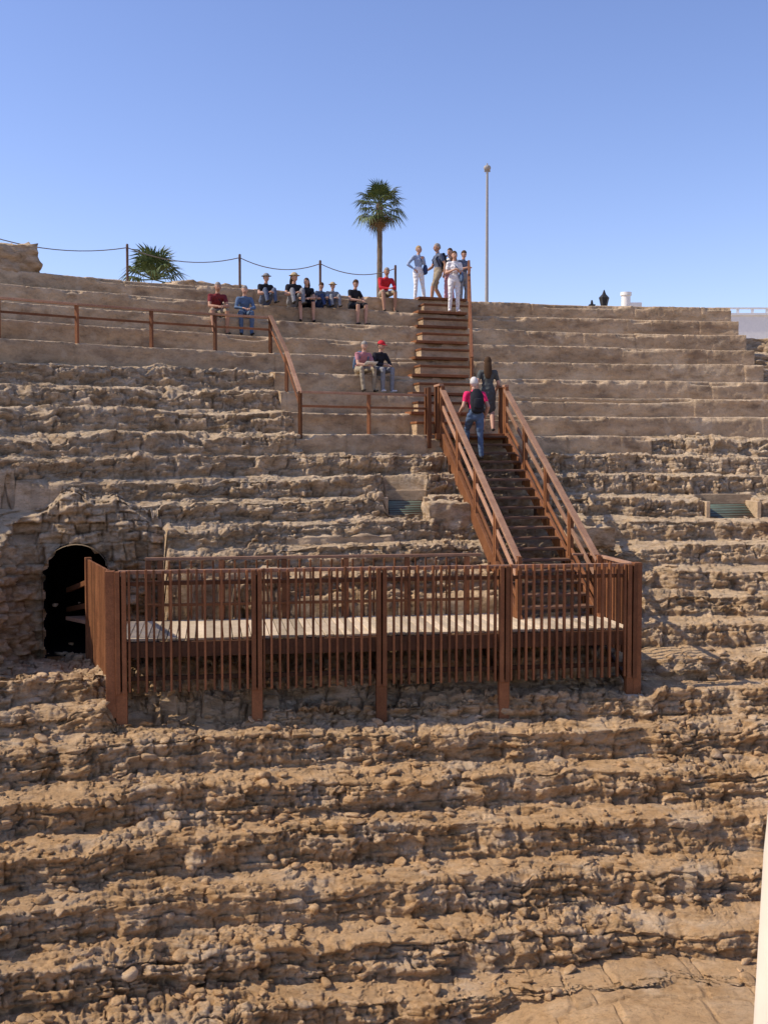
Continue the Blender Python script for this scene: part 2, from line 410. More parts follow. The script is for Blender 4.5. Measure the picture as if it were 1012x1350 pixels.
# ------------------------------------------------------------------ concrete tiers
tiers=bpy.data.objects.new('tiered_stone_seating',None);scene.collection.objects.link(tiers)
for k in range(9):
    t0,t1=thl(k),thr(k);n=int((t1-t0)*rk(k)/.03)
    ths=np.linspace(t0,t1,n)
    depth=TR+.12 if k<8 else 1.15
    sec=[(0,-.62),(0,-.5)]+[(0,-.5+.5*i/12) for i in range(1,12)]+[(.003,-.012),(.015,0)]+[(depth*i/14,0) for i in range(1,15)]+[(depth,-.62)]
    sec=np.array(sec)
    if k==0: sec[0,1]=-.95
    T=ths[None,:]+0*sec[:,:1];rr=rk(k)+sec[:,0][:,None]+0*T;zz=zk(k)+sec[:,1][:,None]+0*T
    L=T*rk(k)
    q=sec[:,0][:,None]*1.0-sec[:,1][:,None]
    nz=.055*(fbm(L*.9,q*4+k*7,4,40+k)-.5)+.04*(fbm(L*8,q*9+k*3,3,50)-.5)
    edge=np.exp(-(sec[:,0]**2+sec[:,1]**2)/.004)[:,None]
    chip=np.maximum(fbm(L*.8,L*0+k*5.1,6,70)-.56,0)*1.0+.024*fbm(L*12,L*0+k,3,71)
    low=.07*(fbm(L*.35,L*0+k*3,2,61)-.5)
    jid,je,_=bricks(L*.62,L*0+k+.5,90+k,.3)
    jt=np.exp(-(je/.012)**2)*.02*(h2(np.floor(L*.5),L*0+k,5)>.3)
    rr=rr+nz+edge*chip+(low+(jid-.5)*.035+jt)*(sec[:,0]<depth*.9)[:,None];zz=zz+nz*.5-edge*chip-jt+.05*(fbm(L*.3,L*0+k*9,2,62)-.5)+(jid-.5)*.03
    XX=CH[0]+rr*np.sin(T);YY=CH[1]+rr*np.cos(T)
    o=grid_obj('seating_row',XX,YY,zz,M_conc);o.parent=tiers
    mb=MB()
    for j in(0,-1):
        mb.add([(XX[i,j],YY[i,j],zz[i,j]) for i in range(len(sec))],[tuple(range(len(sec)))])
    o=mb.obj('row_end',[M_conc]);o.parent=tiers

# wooden aisle steps up through the tiers
st=MB()
A0=Vector((1.27,25.35,0));A1=Vector((1.72,32.6,0))
AY=R(18.5)
sdv=Vector((math.cos(AY),math.sin(AY),0));nv=Vector((-sdv.y,sdv.x,0))
def aisle_pt(rr):
    lo,hi=-1.,1.4
    for _ in range(40):
        m=(lo+hi)/2;q=A0.lerp(A1,m)
        if math.hypot(q.x-CH[0],q.y-CH[1])<rr:lo=m
        else:hi=m
    return A0.lerp(A1,lo)
for k_ in range(1,9):
    q=aisle_pt(rk(k_))
    c=q-nv*.20; st.post((c.x,c.y),zk(k_)-.52,zk(k_)-.245,1.42,.42,AY,1)
    c=q-nv*.22; st.post((c.x,c.y),zk(k_)-.243,zk(k_)-.19,1.46,.46,AY,0)
    c=q+nv*.13; st.post((c.x,c.y),zk(k_)-.02,zk(k_)+.05,1.46,.42,AY,0)
pr=[]
for rr in(32.9,34.6,36.4,38.2):
    q=aisle_pt(rr)+sdv*.82;zt=Z0+.625*(rr-RH)+.1;st.post((q.x,q.y),zt-.3,zt+.9,.06,.06,AY,0);pr.append(Vector((q.x,q.y,zt+.9)))
for a_,b_ in zip(pr[:-1],pr[1:]):
    st.beam(a_,b_,.07,.07,0);st.beam(a_-Vector((0,0,.45)),b_-Vector((0,0,.45)),.04,.05,0)
st.obj('wooden_aisle_steps',[M_wood,M_conc],bevel=.006)

# ------------------------------------------------------------------ platform
def PU(u,v,z): return Vector((FL[0]+U[0]*u+NV[0]*v,FL[1]+U[1]*u+NV[1]*v,z))
YAW=math.atan2(U[1],U[0])
pf=MB();ZR=ZD+1.03
nb=int(LEN/.145)
for i in range(nb):
    u=(i+.5)*LEN/nb;zj=random.uniform(-.004,.004);pf.beam(PU(u,.03,ZD-.02+zj),PU(u,DEP,ZD-.02+zj),LEN/nb-.012,.04,1)
pf.beam(PU(0,.02,ZD-.17),PU(LEN,.02,ZD-.17),.07,.24,2)
pf.beam(PU(0,DEP,ZD-.17),PU(LEN,DEP,ZD-.17),.07,.24,2)
for u in np.linspace(.1,LEN-.1,12): pf.beam(PU(u,.06,ZD-.16),PU(u,DEP-.05,ZD-.16),.06,.2,2)
ns=62
majors=[.04,2.13,4.12,6.15,LEN-.02]
for i in range(ns+1):
    u=.16+(LEN-.3)*i/ns
    if min(abs(u-m) for m in majors)<.1: continue
    lo=ZD-.82+random.uniform(-.015,.015)
    pf.post(PU(u+random.uniform(-.008,.008),-.06,0),lo,ZR+.05+random.uniform(-.015,.015),.036,.075,YAW+random.uniform(-.06,.06),0)
pf.beam(PU(0,0.012,ZR+.02),PU(LEN,0.012,ZR+.02),.06,.06,3)
pf.beam(PU(0,.005,ZR-.16),PU(LEN,.005,ZR-.16),.045,.06,0)
pf.beam(PU(0,.005,ZD-.62),PU(LEN,.005,ZD-.62),.045,.07,2)
zfoot=[-4.6,-4.6,-4.5,-4.4,-3.9]
for m,zf in zip(majors,zfoot):
    for d in(-.048,.048):
        pf.post(PU(m+d,-.06,0),ZD-.84,ZR+.04,.07,.12,YAW,0)
    pf.post(PU(m,-.03,0),zf-.3,ZD-.80,.17,.13,YAW,0)
    pf.post(PU(m,.05,0),zf-.3,ZR-.05,.10,.08,YAW,2)
    pf.post(PU(m,DEP-.1,0),-4.6,ZD-.05,.12,.12,YAW,2)
    pf.beam(PU(m,.1,ZD-.9),PU(m,DEP-.1,ZD-.3),.06,.1,2)
pf.post(PU(LEN+.08,-.02,0),-3.95,ZR+.06,.13,.17,YAW,0)
pf.post(PU(-.12,-.02,0),-4.0,ZR+.05,.15,.15,YAW,0)
pf.post(PU(LEN+.02,-.07,0),-4.5,-3.90,.28,.26,YAW,4)
for u in [.35,.55,1.6,2.7,3.8,4.9,6.0]:
    pf.post(PU(u,DEP-.02,0),ZD-.3,ZR+.02,.09,.09,YAW,0)
for i in range(30):
    u=.7+i*.19
    if u<6.2: pf.post(PU(u,DEP+.05,0),ZD-.1,ZR,.03,.03,YAW,0)
pf.beam(PU(.3,DEP-.02,ZR+.05),PU(6.25,DEP-.02,ZR+.05),.1,.05,3)
for zz_,h in((ZR-.35,.05),(ZD+.28,.05)): pf.beam(PU(.3,DEP-.07,zz_),PU(6.25,DEP-.07,zz_),.03,h,0)
for i in range(13):
    v=.15+i*.145;pf.post(PU(LEN+.02,v,0),ZD-.5,ZR-.01,.045,.04,YAW,0)
pf.beam(PU(LEN+.02,.07,ZR+.03),PU(LEN+.02,DEP,ZR+.03),.1,.045,3)
pf.post(PU(LEN+.02,DEP+.02,0),-3.9,ZR+.05,.12,.12,YAW,0)
pf.beam(PU(LEN-.04,DEP+.03,ZR+.025),PU(LEN-.34,DEP+.05,ZR+.025),.09,.04,3)
L0=Vector((-4.30,17.12,0));L1=Vector((-5.12,19.0,0));ly=math.atan2(L1.y-L0.y,L1.x-L0.x)
for i in range(15):
    q=L0.lerp(L1,(i+.5)/15);pf.post((q.x,q.y),ZD-.82,ZR+.05,.09,.04,ly,0)
pf.beam(L0+Vector((.04,0,ZR-.05)),L1+Vector((.04,0,ZR-.05)),.05,.06,3)
pf.post((L1.x,L1.y),-4.2,ZR+.08,.11,.11,ly,0)
w=[PU(0,.03,0),PU(0,DEP,0),Vector((TX+.5,TY+.25,0)),Vector((TX-.2,TY,0)),L1,L0]
vs=[(a.x,a.y,ZD-.003) for a in w]+[(a.x,a.y,ZD-.07) for a in w];nn=len(w)
pf.add(vs,[tuple(range(nn))[::-1],tuple(range(nn,2*nn))]+[(i,(i+1)%nn,(i+1)%nn+nn,i+nn) for i in range(nn)],3)
pf.beam((L1.x,L1.y,ZR-.35),(TX-.3,TY+.5,ZR-.62),.06,.09,0);pf.beam((L1.x,L1.y,ZR-.75),(TX-.3,TY+.5,ZR-.98),.06,.09,0)
M_foot=simple('concrete_footing',(.42,.35,.26),.9)
pf.obj('wooden_platform',[M_wood,M_deck,M_dkw,M_wood2,M_foot],bevel=.005)

# ------------------------------------------------------------------ staircase
sc=MB()
SB=Vector((3.10,19.5,ZD));ST=Vector((2.02,24.75,Z0-.02))
d2=Vector((ST.x-SB.x,ST.y-SB.y,0));LN=d2.length;d2.normalize();sd=Vector((d2.y,-d2.x,0));syaw=math.atan2(sd.y,sd.x)
NR=18;rise=(ST.z-SB.z)/NR
def SP(t,s,z=0):
    p=SB+(ST-SB)*t;return Vector((p.x+sd.x*s,p.y+sd.y*s,p.z+z))
for i in range(NR):
    c=SB+d2*(LN*(i+.5)/NR);zt=SB.z+rise*(i+1)
    for o_ in(-.07,.07):
        q=c+d2*o_;sc.post((q.x,q.y),zt-.045,zt,1.36,.125,syaw,3)
HW=.74
for s in(-HW,HW):
    sc.beam(SP(-.02,s,-.06),SP(1.0,s,-.06),.07,.3,0)
    sc.beam(SP(-.01,s,1.03),SP(1.0,s,1.03),.12,.06,1)
    sc.beam(SP(0,s,.66),SP(1.0,s,.66),.04,.09,1)
    sc.beam(SP(0,s,.30),SP(1.0,s,.30),.04,.07,0)
    for t in(.0,.25,.5,.75,1.0):
        q=SP(t,s)
        for o_ in(-.05,.05):
            qq=q+d2*o_;sc.post((qq.x,qq.y),q.z-.25,q.z+(1.0 if 0<t<1 else 1.1),.075,.06,syaw,0)
    for t in(.3,.6,.85):
        q=SP(t,s);sc.post((q.x,q.y),q.z-1.3,q.z-.15,.12,.12,syaw,2)
c=ST+d2*.55
sc.post((c.x,c.y),Z0-.1,Z0+.03,1.75,1.2,syaw,0)
for s in(-HW-.02,HW+.02):
    for dd in(.15,.45):
        q=ST+sd*s+d2*dd;sc.post((q.x,q.y),Z0-.3,Z0+1.1,.08,.08,syaw,0)
    q0=ST+sd*s;q1=ST+sd*s+d2*.5
    sc.beam(q0+Vector((0,0,1.13)),q1+Vector((0,0,1.13)),.1,.05,1)
for dd in(0,.25):
    q=ST+sd*(-HW-.3)+d2*dd;sc.post((q.x,q.y),Z0-.3,Z0+1.05,.08,.08,syaw,0)
sc.obj('wooden_staircase',[M_wood,M_wood2,M_dkw,M_tread],bevel=.005)

# ------------------------------------------------------------------ handrail on left sector
hr=MB()
def rail(pts,hh,post=.07):
    for p in pts:
        hr.post((p.x,p.y),p.z-.1,p.z+hh,post,post,-R(20),0)
    for a_,b_ in zip(pts[:-1],pts[1:]):
        for dz,h,w_ in((hh+.02,.05,.09),(hh*.68,.05,.03)):
            hr.beam(a_+Vector((0,0,dz)),b_+Vector((0,0,dz)),w_,h,1 if dz>hh else 0)
r4=rk(4)+.1
xl=[-9.9,-8.1,-6.72,-5.28,-3.95,-2.72]
rail([Vector((x,on_row(r4,x),zk(4))) for x in xl],.82)
rail([Vector((-2.72,on_row(r4,-2.72),zk(4))),Vector((-2.2,on_row(rk(2)+.1,-2.2),zk(2))),Vector((-1.78,on_row(RH+.1,-1.78),zk(0)))],.86)
rail([Vector((x,on_row(RH+.1,x),zk(0))) for x in(-1.78,-.33,1.02)],.86)
hr.obj('wooden_handrail',[M_wood,M_wood2],bevel=.004)

rf=MB();rp=[]
for x in(-13,-9.9,-6.7,-3.95,-1.8,.33,):
    y=on_row(38.85,x);rf.tube([(x,y,4.2),(x,y,5.62)],[.035,.035],seg=8);rp.append(Vector((x,y,5.55)))
for a_,b_ in zip(rp[:-1],rp[1:]):
    pts=[]
    for i in range(13):
        t=i/12;q=a_.lerp(b_,t);q.z-=.24*4*t*(1-t);pts.append(q)
    rf.tube(pts,[.013]*13,seg=6,mi=1)
rf.obj('rope_fence',[M_metal,M_rope])

# ------------------------------------------------------------------ tunnel mouth
tm=MB()
def TT(x,y,z): return Vector((TX+x*math.cos(TYAW)-y*math.sin(TYAW),TY+x*math.sin(TYAW)+y*math.cos(TYAW),z))
arch=[(-TW,-3.7),(-TW,-2.9)];spring=-2.06
for i in range(17):
    an=math.pi-math.pi*i/16;arch.append((TW*math.cos(an),spring+TW*math.sin(an)))
arch+=[(TW,-2.9),(TW,-3.7)]
na=len(arch);vs=[];fs=[]
for y in(.0,1.2,2.6,4.2):
    for x,z_ in arch: vs.append(TT(x*1.04,y,z_+(.02 if z_>-2.5 else 0)))
for r_ in range(3):
    for i in range(na-1): fs.append((r_*na+i,r_*na+i+1,(r_+1)*na+i+1,(r_+1)*na+i))
fs.append(tuple(3*na+i for i in range(na)))
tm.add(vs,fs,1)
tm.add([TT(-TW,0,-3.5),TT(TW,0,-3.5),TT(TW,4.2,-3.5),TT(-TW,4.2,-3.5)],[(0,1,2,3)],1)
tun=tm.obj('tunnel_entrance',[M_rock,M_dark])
path=[(-2.3,-3.0),(-1.5,-1.8),(-1.05,-.6),(-.75,-.12),(0,-.1),(.8,-.06),(1.7,.1),(2.5,.35)]
dd_=[0]
for a_,b_ in zip(path[:-1],path[1:]): dd_.append(dd_[-1]+math.hypot(b_[0]-a_[0],b_[1]-a_[1]))
nu=int(dd_[-1]/.02);nz_=170
uu=np.linspace(0,dd_[-1],nu);wxp=np.interp(uu,dd_,[p[0] for p in path]);wyp=np.interp(uu,dd_,[p[1] for p in path])
ztop=np.interp(uu,dd_,[-3.2,-2.3,-1.35,-1.0,-.70,-.8,-1.4,-2.0])+.4*(fbm(uu*1.8,uu*0,5,5)-.5)
tt=np.linspace(0,1,nz_)[:,None]
zb=-3.95;front=np.clip((tt-0.0)/.86,0,1)
ZW=zb+(ztop[None,:]-zb)*front;UU=uu[None,:]+0*tt
back=np.clip((tt-.86)/.14,0,1)*1.1
ZW=ZW+back*.35
idw,ew,tw=bricks(UU*2.6+.5*fbm(UU*2,ZW*2,2,3),ZW*4.8+.9*fbm(UU*1.2,ZW*1.5,3,4)+back*5,5,.6)
idv,ev,tv=bricks(UU*6+.6*fbm(UU*4,ZW*4,2,6),ZW*12+.9*fbm(UU*2,ZW*2,3,7)+back*12,6,.65)
dw=(idw-.4)*.15+tw*.25+(sstep(0,.09,ew)-1)*.07+(idv-.4)*.06+tv*.06+(sstep(0,.2,ev)-1)*.02+.32*(fbm(UU*1.2,ZW*1.6,4,8)-.4)+.10*(ridge(UU*4,ZW*7,4,9)-.5)
lean=(ZW-zb)*.10
gx=np.gradient(wxp);gy=np.gradient(wyp);gl=np.hypot(gx,gy);nx_=(gy/gl)[None,:];ny_=(-gx/gl)[None,:]
ax=wxp[None,:]+nx_*(dw-lean)-nx_*back;ay=wyp[None,:]+ny_*(dw-lean)-ny_*back
Xw=TX+ax*math.cos(TYAW)-ay*math.sin(TYAW);Yw=TY+ax*math.sin(TYAW)+ay*math.cos(TYAW)
ca=(ax[:-1,:-1]+ax[1:,1:])/2;cz=(ZW[:-1,:-1]+ZW[1:,1:])/2;cy_=(ay[:-1,:-1]+ay[1:,1:])/2
rad_=TW*(.98+.05*np.sin(ca*17)+.04*np.sin(cz*31))
inside=((np.abs(ca)<TW*(.97+.05*np.sin(cz*19)))&(cz<=spring))|((ca**2+(cz-spring)**2)<rad_**2)
inside=inside&(cy_>-1.2)&(back[:-1,:]==0)
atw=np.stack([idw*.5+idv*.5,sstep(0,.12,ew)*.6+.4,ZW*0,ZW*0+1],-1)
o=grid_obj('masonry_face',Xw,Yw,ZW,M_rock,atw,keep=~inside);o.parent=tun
rv=MB();vs=[];fs=[]
for y in(-.25,.02):
    for x,z_ in arch: vs.append(TT(x*1.03+.0,y,z_+.01))
for i in range(na-1): fs.append((i,i+1,na+i+1,na+i))
rv.add(vs,fs);o=rv.obj('reveal',[M_rock]);o.parent=tun

M_green=simple('green_glass_grille',(.12,.17,.13),.35,.2,5,.5)
for hx,hy,hw,hz in((.45,22.75,.36,-1.12),(7.55,24.2,.5,-1.25)):
    hb=MB()
    hb.beam((hx-hw,hy-.05,hz+.12),(hx+hw,hy+.0,hz+.12),.7,.03,0,up=(0,-.45,1))
    for i in range(9): 
        t=-.3+.6*i/8;hb.beam((hx-hw,hy+t,hz+.15+t*.42),(hx+hw,hy+t,hz+.15+t*.42),.025,.02,1)
    hb.post((hx-hw-.05,hy-.05),hz-.3,hz+.36,.09,.8,0,2);hb.post((hx+hw+.05,hy-.05),hz-.3,hz+.36,.09,.8,0,2)
    hb.post((hx,hy+.42),hz-.3,hz+.5,2*hw+.3,.12,0,2)
    hb.obj('ventilation_hatch',[M_green,M_dkw,M_conc],bevel=.015)

from mathutils import noise as mn
def block(name,c,s,yaw,mat=None):
    import bmesh
    mb=MB()
    bm=bmesh.new();bmesh.ops.create_cube(bm,size=1);bmesh.ops.subdivide_edges(bm,edges=bm.edges[:],cuts=19,use_grid_fill=True)
    bm.normal_update();vs=[]
    for v in bm.verts:
        q=v.co.copy();q=q*(1-.10*(q.length/.5-1))
        w_=Vector((q.x*s[0],q.y*s[1],q.z*s[2]))
        w_+=v.normal*(.14*mn.fractal(w_*3+Vector(c),1,2,5)+.05*mn.noise(w_*9))*min(s)*1.2
        w_=Matrix.Rotation(yaw,3,'Z')@w_;vs.append(w_+Vector(c))
    fs=[[v.index for v in f.verts] for f in bm.faces];bm.free();mb.add(vs,fs)
    o=mb.obj(name,[mat or M_rock],smooth=True)
    at=o.data.color_attributes.new('stone','FLOAT_COLOR','POINT');at.data.foreach_set('color',[.6,1,0,1]*len(vs));return o
block('stone_block',(1.28,22.35,-1.12),(.95,.5,.55),R(12))
block('stone_block',(8.6,22.6,-1.45),(.8,.8,.7),R(30))
block('stone_block',(4.05,21.6,-1.5),(.9,.6,.4),R(12))
block('stone_block',(-.9,21.3,-1.62),(2.2,.5,.34),R(15),M_conc)
block('stone_block',(-2.6,20.0,-2.15),(1.6,.5,.36),R(20),M_conc)
block('ruined_wall',(-9.6,26.9,4.75),(2.2,1.2,.95),R(30))
block('ruined_wall',(-4.9,30.6,4.6),(2.2,.8,.5),R(30))

# ------------------------------------------------------------------ palms
M_leaf=simple('palm_leaf',(.085,.115,.035),.6,.4,3,.3);M_dead=simple('dead_palm_leaf',(.22,.15,.08),.9,.2,3);M_trunk=simple('palm_trunk',(.16,.12,.085),.95,.3,4)
def fan_leaf(mb,base,d,length,fr,mi,droop,nsg=15):
    d=d.normalized();side=d.cross(Vector((0,0,1)))
    if side.length<.1: side=Vector((1,0,0))
    side.normalize();nrm=side.cross(d).normalized()
    hub=base+d*length*.50;hub.z-=droop*.12*length
    mb.beam(base,hub,.035,.03,mi)
    for i in range(nsg):
        an=R(-95+190*i/(nsg-1))+random.uniform(-.05,.05)
        dd=(d*math.cos(an)+side*math.sin(an)).normalized()
        L=length*.52*fr*(1-.2*abs(an)/1.9)*random.uniform(.85,1.1)
        m=hub+dd*L*.5+nrm*.05;t=hub+dd*L-Vector((0,0,droop*L*.45*random.uniform(.5,1.4)))
        w=dd.cross(nrm).normalized()*L*.05
        mb.add([hub,m-w,t,m+w],[(0,1,2,3)],mi)
def palm(name,x,y,zb,zc,rad,trunk=True,nl=60):
    mb=MB()
    if trunk:
        n=30;pts=[];ra=[]
        for i in range(n+1):
            t=i/n;pts.append((x+.18*math.sin(t*2),y,zb+(zc-zb)*t));ra.append((.20-.05*t+.08*max(0,t-.85)*6)*(1+.08*(i%2)))
        mb.tube(pts,ra,seg=12,mi=2);x+=.18*math.sin(2)
    c=Vector((x,y,zc))
    for i in range(nl):
        az=i*2.39996+random.uniform(-.2,.2);t=(i+.5)/nl;el=R(86-118*t) if trunk else R(80-72*t)
        d=Vector((math.cos(az)*math.cos(el),math.sin(az)*math.cos(el),math.sin(el)))
        fan_leaf(mb,c,d,rad*random.uniform(.8,1.15),1,0,.3+.8*t)
    if trunk:
        for i in range(22):
            az=i*2.4;el=R(-35-45*random.random());d=Vector((math.cos(az)*math.cos(el),math.sin(az)*math.cos(el),math.sin(el)))
            fan_leaf(mb,c-Vector((0,0,.15)),d,rad*random.uniform(.6,.95),.8,1 if i%3 else 0,.8)
    return mb.obj(name,[M_leaf,M_dead,M_trunk])
palm('palm_tree',-.45,70,3.9,16.0,1.9,True,42)
palm('dwarf_palm',-6.75,32.6,4.3,5.3,1.2,False,26)

M_galv=simple('galvanised_steel',(.32,.30,.28),.5,.08);M_white=simple('white_paint',(.78,.76,.72),.6,.05);M_black=simple('black_iron',(.03,.03,.03),.5)
lp=MB();lx,ly_=5.55,60
lp.tube([(lx,ly_,3.9),(lx,ly_,8),(lx,ly_,15.5)],[.13,.10,.06],seg=10)
lp.beam((lx-.16,ly_,15.55),(lx+.16,ly_,15.55),.1,.08);lp.ell((lx,ly_,15.72),(.2,.2,.16),0,12,8);lp.tube([(lx,ly_,15.5),(lx,ly_,15.95)],[.05,.03],seg=8)
lp.obj('street_lamp',[M_galv,M_black])
ln=MB();x,y=11.1,56
ln.tube([(x,y,3.9),(x,y,7.5)],[.08,.06],seg=8)
ln.tube([(x,y,7.5),(x,y,7.6),(x,y,8.1),(x,y,8.2),(x,y,8.38),(x,y,8.6)],[.1,.13,.24,.27,.1,.02],seg=6,cap=False)
ln.beam((x-.4,y,7.4),(x+.4,y,7.4),.05,.05)
ln.obj('lantern_street_lamp',[M_black])
ch=MB();ch.tube([(11.9,54.6,3.9),(11.9,54.6,8.1)],[.22,.22],seg=20,cap=False);ch.tube([(11.9,54.6,8.1),(11.9,54.6,8.26)],[.27,.27],seg=20,cap=False)
ch.post((12.35,54.7),3.9,7.75,.6,.5)
ch.obj('white_chimney',[M_white])
bx=MB();bx.post((10.3,55),3.9,7.72,.3,.3);bx.tube([(10.3,55,7.72),(10.3,55,7.9)],[.08,.05],seg=8);bx.obj('roof_vent',[M_black])
wp=MB();wp.post((21.9,58),3.9,7.55,9.0,.4);wp.post((21.9,58),7.55,7.67,9.2,.55)
for i in range(12): wp.post((17.7+i*.76,57.9),7.67,7.9,.12,.12)
wp.beam((17.5,57.9,7.93),(26.3,57.9,7.93),.14,.08)
wp.obj('white_parapet_wall',[M_white])
wp=MB();M_cream=simple('cream_paint',(.66,.58,.46),.6,.10,3)
wp.tube([(.78,2.6,-7.5),(.935,2.6,-2.5),(1.0,2.6,-.95),(1.04,2.6,-.45),(1.09,2.6,-.2)],[.09,.085,.085,.08,.07],seg=24,cap=True)
wp.obj('cream_post',[M_cream],smooth=True)

# ------------------------------------------------------------------ people
SK=simple('skin',(.50,.29,.20),.55,.06);SK2=simple('skin_tan',(.40,.22,.14),.55,.06)
def cloth(n,c): return simple(n,c,.9,.14,14,.1)
C=dict(darkred=cloth('dark_red_cloth',(.17,.03,.035)),denim=cloth('denim_cloth',(.10,.15,.24)),ltblue=cloth('light_blue_cloth',(.30,.38,.52)),black=cloth('black_cloth',(.025,.025,.03)),white=cloth('white_cloth',(.74,.72,.70)),red=cloth('red_cloth',(.48,.03,.04)),pink=cloth('hot_pink_cloth',(.80,.035,.14)),jeans=cloth('jeans_cloth',(.09,.13,.20)),khaki=cloth('khaki_cloth',(.30,.25,.18)),grey=cloth('grey_cloth',(.22,.22,.23)),green=cloth('grey_green_cloth',(.085,.09,.085)),mauve=cloth('mauve_cloth',(.38,.17,.19)),palepink=cloth('pale_pink_cloth',(.60,.32,.36)),straw=cloth('straw_hat',(.42,.33,.2)),navy=cloth('navy_cloth',(.04,.06,.13)),slate=cloth('slate_cloth',(.10,.12,.17)),
 hairw=cloth('white_hair',(.6,.57,.53)),hairb=cloth('brown_hair',(.07,.04,.022)),hairg=cloth('grey_hair',(.28,.25,.22)),hairbl=cloth('blonde_hair',(.36,.25,.13)),shoe=cloth('dark_shoe',(.04,.035,.03)),shoew=cloth('white_shoe',(.65,.62,.6)),paper=cloth('paper_map',(.7,.68,.6)),eye=cloth('eye_dark',(.02,.015,.01)),lip=cloth('lips',(.35,.12,.1)))
POSE={}
POSE['stand']=dict(pel=(0,0,.96),waist=(0,0,1.10),chest=(0,.01,1.30),neck=(0,-.005,1.46),
  hipL=(-.09,0,.92),kneL=(-.10,.03,.50),ankL=(-.11,-.02,.09),hipR=(.09,0,.92),kneR=(.11,.04,.50),ankR=(.13,.02,.09),
  shL=(-.18,0,1.39),elL=(-.25,-.04,1.12),wrL=(-.23,.09,.90),shR=(.18,0,1.39),elR=(.25,-.03,1.12),wrR=(.24,.08,.89))
POSE['hold']=dict(POSE['stand'],elL=(-.23,.02,1.12),wrL=(-.06,.25,1.16),elR=(.24,.03,1.12),wrR=(.06,.26,1.18))
POSE['hip']=dict(POSE['stand'],elR=(.36,-.05,1.15),wrR=(.18,.06,1.0),elL=(-.22,.05,1.13),wrL=(-.04,.2,1.3),kneL=(-.13,.06,.51),ankL=(-.2,.04,.09))
POSE['face']=dict(POSE['stand'],elR=(.26,.10,1.18),wrR=(.10,.17,1.42),elL=(-.25,.10,1.17),wrL=(-.09,.19,1.40),kneL=(-.11,.10,.51),ankL=(-.13,.10,.09))
POSE['walk']=dict(POSE['stand'],kneL=(-.10,.20,.53),ankL=(-.10,.24,.11),kneR=(.10,.02,.50),ankR=(.11,-.22,.12),elL=(-.25,-.12,1.14),wrL=(-.24,-.08,.89),elR=(.25,.06,1.13),wrR=(.2,.26,1.0))
POSE['sit']=dict(pel=(0,0,.11),waist=(0,.0,.26),chest=(0,.06,.44),neck=(0,.11,.59),
  hipL=(-.09,.04,.11),kneL=(-.15,.45,.13),ankL=(-.14,.44,-.40),hipR=(.09,.04,.11),kneR=(.15,.46,.12),ankR=(.12,.40,-.40),
  shL=(-.18,.08,.53),elL=(-.25,.20,.28),wrL=(-.10,.37,.24),shR=(.18,.08,.53),elR=(.25,.20,.28),wrR=(.09,.38,.25))
POSE['lean']=dict(POSE['sit'],chest=(0,.12,.43),neck=(0,.21,.56),shL=(-.18,.17,.51),shR=(.18,.17,.51),elL=(-.23,.34,.25),elR=(.23,.34,.24),wrL=(-.05,.52,.22),wrR=(.05,.53,.21),kneL=(-.19,.45,.13),kneR=(.19,.46,.12),ankL=(-.2,.38,-.40),ankR=(.17,.52,-.40))
POSE['floor']=dict(POSE['sit'],kneL=(-.15,.36,.42),ankL=(-.12,.5,.08),kneR=(.14,.38,.40),ankR=(.14,.52,.08),wrL=(-.05,.42,.33),wrR=(.06,.43,.32),elL=(-.26,.22,.30),elR=(.26,.22,.30))
POSE['climb']=dict(POSE['stand'],chest=(0,.06,1.29),neck=(0,.09,1.45),shL=(-.18,.06,1.38),shR=(.18,.06,1.38),kneL=(-.10,.28,.66),ankL=(-.11,.28,.28),kneR=(.10,-.02,.50),ankR=(.11,-.08,.10),elL=(-.26,.0,1.12),wrL=(-.27,.22,1.02),elR=(.26,-.05,1.12),wrR=(.24,.1,.9))
